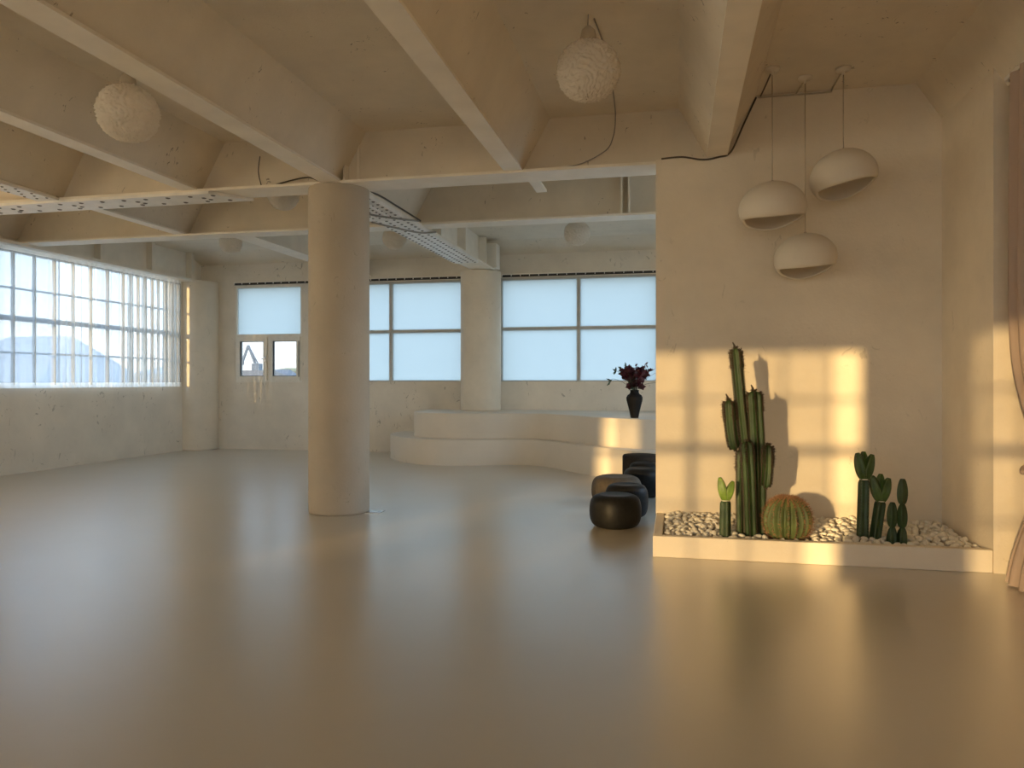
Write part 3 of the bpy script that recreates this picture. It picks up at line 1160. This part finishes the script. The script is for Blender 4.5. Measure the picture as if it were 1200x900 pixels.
c2 = tag(empty('heart_cactus', (1.575, 7.02, .12)), 'taller of the two neighbouring three lobed cacti right of centre', 'cactus', 'three lobed cacti')
trunk(c2, (-.012, 0, 0), (.0, 0, .54), .052, 5, .3, 'cactus_dark')
graft_ring(c2, (0, 0, .54), .034)
lobe(c2, (-.004, -.005, .53), (-.058, -.01, .765), .051, 5, .2, 'cactus_lobe2', 3)
lobe(c2, (0, .02, .53), (.002, .03, .775), .050, 5, .6, 'cactus_lobe2', 4)
lobe(c2, (.008, -.005, .53), (.064, -.01, .755), .051, 5, .4, 'cactus_lobe2', 5)

c3 = tag(empty('heart_cactus', (1.655, 7.03, .12)), 'shorter leaning three lobed cactus touching the taller one', 'cactus', 'three lobed cacti')
trunk(c3, (.005, 0, 0), (.055, 0, .355), .052, 5, .5, 'cactus_dark')
graft_ring(c3, (.055, 0, .355), .034)
lobe(c3, (.048, -.005, .345), (-.018, -.01, .57), .051, 5, .1, 'cactus_lobe2', 6)
lobe(c3, (.052, .02, .345), (.062, .03, .585), .050, 5, .5, 'cactus_lobe2', 7)
lobe(c3, (.060, -.005, .345), (.118, -.01, .555), .051, 5, .3, 'cactus_lobe2', 8)

c4 = tag(empty('jointed_cactus', (1.80, 6.86, .12)), 'rightmost cactus with two dark jointed stems of unequal height', 'cactus')
for x, zs, y, nm in ((.032, (0, .165, .36, .57), 0, 'tall_stem'), (-.042, (0, .165, .37), .01, 'short_stem')):
    st = empty(nm, (0, 0, 0))
    st.parent = c4
    for i in range(len(zs) - 1):
        lobe(st, (x, y, zs[i] - (.03 if i == 0 else .0)), (x + .004, y, zs[i + 1]), .044 if i else .046, 5, .35 + i * .2, 'cactus_dark', i, name='joint', dots=False, pw=.42)

# ------------------------------------------------------------------ poufs
def pouf(label, x, y, r, h, mat, group='poufs beside the partition', drum=False, bulge=.75):
    e_ = tag(empty('pouf', (x, y, 0)), label, 'pouf', group)
    prof = [(0, .0)]
    if drum:
        prof = [(0, 0), (r * .96, 0), (r, .02), (r, h - .035), (r * .985, h - .015), (r * .95, h - .006)]
        tp = [(r * .95, h - .006), (r * .93, h), (0, h + .004)]
    else:
        K = 14
        prof = [(0, 0), (r * .66, 0)]
        for k in range(1, K):
            t = -math.pi / 2 + math.pi * k / K
            c = abs(math.cos(t)) ** .8
            s = math.copysign(abs(math.sin(t)) ** .8, math.sin(t))
            prof.append((r * (.66 + .36 * c), h * .5 + h * .48 * s))
        tp = [(prof[-1][0], prof[-1][1]), (r * .71, h * .985), (r * .66, h), (r * .60, h * .99), (0, h * .975)]
    MB().lathe(prof, 48).build('body', mat, e_)
    MB().lathe(tp, 48).build('seat_top', mat, e_)
    return e_


pouf('glossy black pouf nearest of all, in front of the row', -.62, 7.90, .262, .335, 'black')
pouf('black pouf second from the front, tucked behind the nearest one', -.545, 8.52, .235, .36, 'black')
pouf('taupe pouf peeping out left between the black ones', -.72, 9.36, .30, .345, 'taupe')
pouf('black pouf behind the taupe one, partly hidden by the wall', -.44, 10.06, .245, .37, 'black')
pouf('small black pouf just in front of the brown drum', -.43, 10.56, .215, .392, 'black')
pouf('brown drum shaped pouf at the back, against the lower step', -.50, 11.04, .265, .45, 'brown', drum=True)

# ------------------------------------------------------------------ vase and flowers
vx, vy, vz = -.655, 12.20, .92
vs_ = tag(empty('vase', (vx, vy, vz)), 'matt black shouldered vase on the upper platform step', 'vase')
prof = [(0, 0), (.060, 0), (.064, .015), (.082, .11), (.110, .22), (.128, .29), (.130, .325), (.112, .36), (.078, .385), (.066, .41), (.070, .445), (.060, .445), (.056, .40), (.0, .38)]
m_ = MB().lathe(prof[:7] + prof[7:], 14, smooth=False)
m_.build('body', 'vase', vs_)
fb = tag(empty('flower_bouquet', (vx, vy, vz + .40)), 'bouquet of dark wine red flowers with green sprigs in the black vase', 'flowers')
rnd = random.Random(3)


def petal_mesh():
    m_ = MB()
    for ring, (np_, L_, tilt) in enumerate(((5, .050, .35), (4, .034, .9))):
        for k in range(np_):
            a = 2 * math.pi * k / np_ + ring * .5
            d = Vector((math.cos(a), math.sin(a), 0))
            s = Vector((-math.sin(a), math.cos(a), 0))
            up = Vector((0, 0, 1))
            p1 = d * L_ * .5 + up * L_ * tilt * .6
            p2 = d * L_ + up * L_ * tilt
            m_.add([(0, 0, 0), p1 + s * L_ * .38, p2, p1 - s * L_ * .38, p1 - up * .006], [(0, 1, 4), (0, 4, 3), (1, 2, 4), (4, 2, 3)], True)
    return m_


blossom0 = petal_mesh().build('blossom', 'petal', fb)
heads = []
for k in range(84):
    a, e1 = rnd.uniform(0, 6.28), rnd.uniform(0, 1)
    rad = .27 * math.sqrt(rnd.uniform(.02, 1)) * (.45 + .55 * e1)
    p = Vector((rad * math.cos(a), rad * math.sin(a) * .8, .10 + .29 * e1 + rnd.gauss(0, .02)))
    if rad > .16 and e1 > .85:
        p.z -= .06
    heads.append(p)
stems = MB()
for k, p in enumerate(heads):
    b = blossom0 if k == 0 else blossom0.copy()
    if k:
        col.objects.link(b)
        b.parent = fb
    b.location = p
    b.rotation_euler = (rnd.uniform(-1.2, 1.2), rnd.uniform(-1.2, 1.2), rnd.uniform(0, 6.28))
    b.scale = (1.35 + .5 * rnd.random(),) * 3
    if k % 3 == 0:
        stems.tube([Vector((p.x * .1, p.y * .1, .0)), Vector((p.x * .45, p.y * .45, p.z * .5)), p], .0035, 5)
stems.build('flower_stems', 'leaf', fb)


def leaf_blade(mb, p, d, L_, w):
    d = d.normalized()
    s = d.cross(Vector((.2, .9, .3))).normalized() * w
    n_ = s.cross(d).normalized() * w * .35
    mb.add([p, p + d * L_ * .4 + s, p + d * L_, p + d * L_ * .4 - s, p + d * L_ * .45 + n_], [(0, 1, 4), (1, 2, 4), (2, 3, 4), (3, 0, 4)], True)


def sprig(tip, leaves, L_, w, seed, mat='leaf', droop=0):
    r_ = random.Random(seed)
    tip = Vector(tip)
    c = spline([Vector((0, 0, .02)), tip * .5 + Vector((0, 0, .05)), tip, tip + Vector((tip.x * .12, 0, -droop))], 6)
    m_ = MB().tube(c, .003, 5)
    o = m_.build('sprig', mat, fb)
    for k in range(leaves):
        q = c[len(c) - 1 - int(k * len(c) * .42 / leaves)]
        l_ = MB()
        side = -1 if k % 2 else 1
        leaf_blade(l_, Vector((0, 0, 0)), Vector((tip.x * .9 + r_.gauss(0, .12), r_.gauss(0, .15), side * .25 - droop * 3 + r_.gauss(0, .08))), L_ * r_.uniform(.8, 1.15), w)
        b = l_.build('leaf', mat, o)
        b.location = q


sprig((-.34, 0, .22), 4, .085, .016, 1, droop=.06)
sprig((-.27, .05, .34), 4, .075, .017, 2)
sprig((-.12, 0, .42), 5, .060, .014, 3)
sprig((.16, 0, .44), 6, .075, .008, 4, 'twig')
sprig((.34, .02, .32), 5, .08, .010, 5, 'twig')
sprig((.32, 0, .16), 4, .11, .016, 6)
sprig((.02, 0, .41), 4, .06, .013, 7, 'petal')
sprig((-.20, 0, .38), 5, .06, .013, 8, 'leaf')

# ------------------------------------------------------------------ dome pendant lamps
def dome_lamp(label, x, y, z, r, roll, squash=.86, sag=.07, mouth=.0):
    """plaster shell open below; the near rim dips in the middle so the mouth is a long slit"""
    e_ = tag(empty('dome_pendant', (x, y, SLAB)), label, 'lamp', 'white dome pendants over the cacti')
    vs, fs = [], []
    nu, nv = 72, 26
    th = .022

    def zlow(a):
        near = max(0, -math.sin(a - .12))        # side facing the room
        far = max(0, math.sin(a - .12))
        return -.085 - sag * near ** 1.2 - mouth * far

    for layer in range(2):
        rr, rz = (r, r * squash) if layer == 0 else (r - th, r * squash - th)
        for i in range(nu):
            a = 2 * math.pi * i / nu
            zl = zlow(a)
            for j in range(nv + 1):
                f = j / nv
                tmax = math.acos(max(-.96, min(.96, zl / rz)))
                t = tmax * f
                vs.append((rr * math.sin(t) * math.cos(a), rr * math.sin(t) * math.sin(a), rz * math.cos(t)))
    n1 = nu * (nv + 1)
    for i in range(nu):
        i2 = (i + 1) % nu
        for j in range(nv):
            p, q = i * (nv + 1) + j, i2 * (nv + 1) + j
            fs.append((p, q, q + 1, p + 1) if j else (p, q + 1, p + 1))
            fs.append((n1 + p, n1 + p + 1, n1 + q + 1, n1 + q) if j else (n1 + p, n1 + p + 1, n1 + q + 1))
        p, q = i * (nv + 1) + nv, i2 * (nv + 1) + nv
        fs.append((p, q, n1 + q, n1 + p))
    m_ = MB().add(vs, fs, True)
    sh = m_.build('lamp_shade', 'dome', e_)
    fix_normals(sh)
    sh.location = (0, 0, z - SLAB)
    sh.rotation_euler = (0, roll, 0)
    top = z + r * squash * math.cos(roll) - SLAB
    MB().tube([(0, 0, -.03), (0, 0, top - .005)], .0045, 6).build('cord', 'cord', e_)
    MB().lathe([(0, 0), (.065, 0), (.065, -.016), (.055, -.028), (.012, -.030), (.009, -.06), (0, -.06)], 32).build('ceiling_rose', 'dome', e_)
    MB().lathe([(0, .015), (.012, .015), (.014, 0), (.02, -.012)], 16, cz=top).build('cord_grip', 'cord', e_)
    sk = MB().lathe([(0, 0), (.022, 0), (.022, -.07), (0, -.07)], 16, cz=top - .035)
    sk.build('lamp_holder', 'plate', e_)
    return e_


dome_lamp('left white dome pendant with a level slit opening', .835, 7.13, 3.05, .290, R(-4), squash=.80, sag=.035, mouth=.075)
dome_lamp('lowest white dome pendant, hanging between the other two', 1.155, 7.40, 2.635, .275, R(-5), squash=.82, sag=.030, mouth=.085)
dome_lamp('highest white dome pendant at right, tipped to show its hollow', 1.455, 7.26, 3.33, .285, R(-13), squash=.84, sag=.015, mouth=.08)


# ------------------------------------------------------------------ feathery globe lamps
def globe_mesh(name, seed, r, res=1.0):
    nu, nv = int(150 * res), int(84 * res)
    vs, fs = [], []
    so = Vector((seed * 3.7, seed * 1.3, 0))
    for j in range(nv + 1):
        t = math.pi * j / nv
        for i in range(nu):
            a = 2 * math.pi * i / nu
            d = Vector((math.sin(t) * math.cos(a), math.sin(t) * math.sin(a), math.cos(t)))
            w = noise.noise(d * 1.6 + so)
            flow = a * 5 + w * 7 + t * 1.2                    # ruffle rows sweeping round the ball
            ruff = abs(math.sin(flow * 1.5 + 1.2 * noise.noise(d * 7 + so)))
            fine = noise.noise(d * 15 + so) * .7 + noise.noise(d * 31 + so) * .5
            rr = r * (.93 + .085 * (1 - ruff) ** 1.5 * math.sin(t) + .060 * fine)
            vs.append((d.x * rr, d.y * rr, d.z * rr * .99))
    for j in range(nv):
        for i in range(nu):
            i2 = (i + 1) % nu
            fs.append((j * nu + i, (j + 1) * nu + i, (j + 1) * nu + i2, j * nu + i2))
    me = bpy.data.meshes.new(name)
    me.from_pydata(vs, [], fs)
    me.polygons.foreach_set('use_smooth', [True] * len(fs))
    me.materials.append(M['globe'])
    return me


def globe_lamp(label, x, y, z, r, seed, top=SLAB, res=1.0):
    e_ = tag(empty('globe_lamp', (x, y, top)), label, 'lamp', 'feathery white globe lamps')
    o = bpy.data.objects.new('lamp_shade', globe_mesh('lamp_shade', seed, r, res))
    col.objects.link(o)
    o.parent = e_
    o.location = (0, 0, z - top)
    k_ = min(1, max(.2, (top - z - r) / .12))
    MB().lathe([(0, .10 * k_), (.02, .10 * k_), (.05, .07 * k_), (.062, .02 * k_), (.060, -.03), (0, -.03)], 24, cz=z - top + r * .98).build('cap', 'cord', e_)
    if top - (z + r) > .08:
        MB().tube([(0, 0, 0), (-.004, 0, (z + r - top) * .5), (0, 0, z + r - top + .05)], .005, 6).build('cord', 'greycable', e_)
    return e_


globe_lamp('large feathery white globe lamp hanging near the top centre', -.66, 5.79, 3.87, .245, 1)
globe_lamp('feathery white globe lamp at upper left between two beams', -4.38, 5.40, 3.69, .245, 2)
globe_lamp('feathery globe lamp half hidden by the second girder above the vase', -1.64, 12.75, 4.00, .225, 3, res=.7)
globe_lamp('small globe lamp glimpsed near the curtained corner', -7.85, 12.3, 3.98, .20, 4, res=.6)
globe_lamp('small globe lamp glimpsed right of free standing column under riveted beam', -4.75, 12.35, 3.97, .21, 5, res=.6)
globe_lamp('globe lamp just showing below the front girder left of column', -5.15, 9.3, 3.99, .21, 6, res=.6)


# ------------------------------------------------------------------ cables
def cable(label, pts, r, mat='cable', n=8):
    o = MB().tube(spline(pts, n), r, 6).build('cable', mat)
    tag(o, label, 'cable')
    return o


cable('thin grey wire looping from globe lamp down the front girder', [(-.62, 5.85, 4.292), (-.58, 6.6, 4.29), (-.60, 7.4, 4.29), (-.62, 7.9, 4.288), (-.625, 7.972, 4.25), (-.63, 7.975, 4.16), (-.65, 7.975, 4.05), (-.72, 7.97, 3.92), (-.95, 7.96, 3.80), (-1.15, 7.94, 3.755)], .006, 'greycable')
cable('dark cable lying along the top edge of the cactus wall', [(-.15, 7.77, 3.735), (.05, 7.765, 3.74), (.25, 7.76, 3.70), (.40, 7.76, 3.715), (.52, 7.765, 3.76), (.64, 7.77, 4.02), (.76, 7.77, 4.28)], .009)
cable('thin conduit along the wall top behind the dome lamp roses', [(.78, 7.765, 4.275), (1.1, 7.765, 4.275), (1.42, 7.765, 4.275), (1.45, 7.74, 4.29), (1.455, 7.32, 4.29)], .008, 'cord', 4)
cable('short wire from wall to the left dome lamp rose', [(.80, 7.765, 4.285), (.82, 7.5, 4.29), (.835, 7.19, 4.29)], .007, 'cable')
cable('short wire from wall to the lowest dome lamp rose', [(1.13, 7.765, 4.285), (1.145, 7.6, 4.29), (1.155, 7.46, 4.29)], .007, 'cord')
cable('thin dark wire hanging down beside front girder left of column', [(-4.70, 7.95, 4.1), (-4.72, 7.95, 3.92), (-4.68, 7.95, 3.745)], .006)
cable('dark wire sagging onto the front girder beside free standing column', [(-4.55, 7.96, 3.75), (-4.3, 7.95, 3.80), (-4.1, 7.95, 3.82), (-3.95, 7.93, 3.77), (-3.85, 7.90, 3.745)], .008)
cable('grey cable looped under the riveted beam behind the column', [(-3.95, 8.6, 3.60), (-3.7, 9.0, 3.59), (-3.5, 9.4, 3.62), (-3.46, 9.9, 3.70)], .014, 'greycable')
cable('second grey cable under the riveted beam, farther back', [(-3.93, 9.4, 3.60), (-3.75, 9.7, 3.585), (-3.55, 10.2, 3.60), (-3.47, 10.7, 3.70)], .014, 'greycable')
cable('grey cable along the edge of riveted beam above the column', [(-3.70, 8.35, 3.72), (-3.52, 8.5, 3.74), (-3.50, 9.2, 3.745), (-3.50, 10.1, 3.745)], .012, 'cable')

fp = tag(empty('floor_plate', (-3.41, 8.19, 0)), 'small shiny metal floor plate at the foot of the column', 'floor plate')
MB().box(-.10, .11, -.10, .10, 0, .008).build('plate', 'metal', fp)
MB().box(-.06, .07, -.06, .06, .008, .011).build('cover', 'metal', fp, bevel=.002)

# ------------------------------------------------------------------ outside
struct(MB().box(-400, 300, -300, 900, -14.2, -14).build('ground', 'ground'))


def house(label, x, y, w, d, z, ridge, mw, mr, rz=0):
    e_ = tag(empty('far_house', (x, y, -14), rz), label, 'house', 'houses outside')
    MB().box(-w / 2, w / 2, -d / 2, d / 2, 0, z + 14).build('wall', mw, e_)
    m_ = MB()
    a, b = w / 2 + .3, d / 2 + .3
    m_.add([(-a, -b, z + 14), (a, -b, z + 14), (a, b, z + 14), (-a, b, z + 14), (-a * .55, 0, ridge + 14), (a * .55, 0, ridge + 14)], [(0, 1, 5, 4), (1, 2, 5), (2, 3, 4, 5), (3, 0, 4), (0, 3, 2, 1)])
    m_.build('roof', mr, e_)
    return e_


house('brown roofed house seen through the left casement pane', -37.4, 62, 7, 6, 1.3, 2.5, 'ext_wall', 'ext_roof')
house('grey roofed house seen through the right casement pane', -42.4, 76, 3.2, 5, 1.6, 2.8, 'ext_grey', 'ext_grey')
house('yellow house at right edge of the right casement pane', -46.6, 88, 6, 6, 2.7, 3.2, 'ext_yellow', 'ext_yellow')
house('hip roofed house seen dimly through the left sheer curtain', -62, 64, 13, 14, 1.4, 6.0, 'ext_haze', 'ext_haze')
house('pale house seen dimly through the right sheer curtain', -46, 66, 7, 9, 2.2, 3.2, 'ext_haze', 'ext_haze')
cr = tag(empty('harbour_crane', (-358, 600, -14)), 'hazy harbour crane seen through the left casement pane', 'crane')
w_ = 1.15
m_ = MB()
for dx in (-4, 4):
    m_.bar((dx, 0, 0), (dx * .6, 0, 22), w_)
m_.bar((-3, 0, 8), (3, 0, 16), w_ * .7).bar((3, 0, 8), (-3, 0, 16), w_ * .7)
m_.box(-5, 5, -3, 3, 22, 25)
m_.build('portal_frame', 'crane', cr)
MB().box(-3, 4, -3, 3, 25, 31).build('cabin', 'crane', cr)
m_ = MB().bar((-1, 0, 30), (-8, 0, 47), w_).bar((2, 0, 30), (-8, 0, 47), w_ * .6)
for k in range(6):
    f, f2 = k / 6, (k + .6) / 6
    m_.bar((-1 - 7 * f, 0, 30 + 17 * f), (2 - 10 * f2, 0, 30 + 17 * f2), w_ * .4)
m_.build('boom', 'crane', cr)
MB().bar((-8, 0, 47), (-13, 0, 34), w_).build('jib', 'crane', cr)
MB().bar((-13, 0, 34), (-13, 0, 30), w_ * .8).build('hook', 'crane', cr)
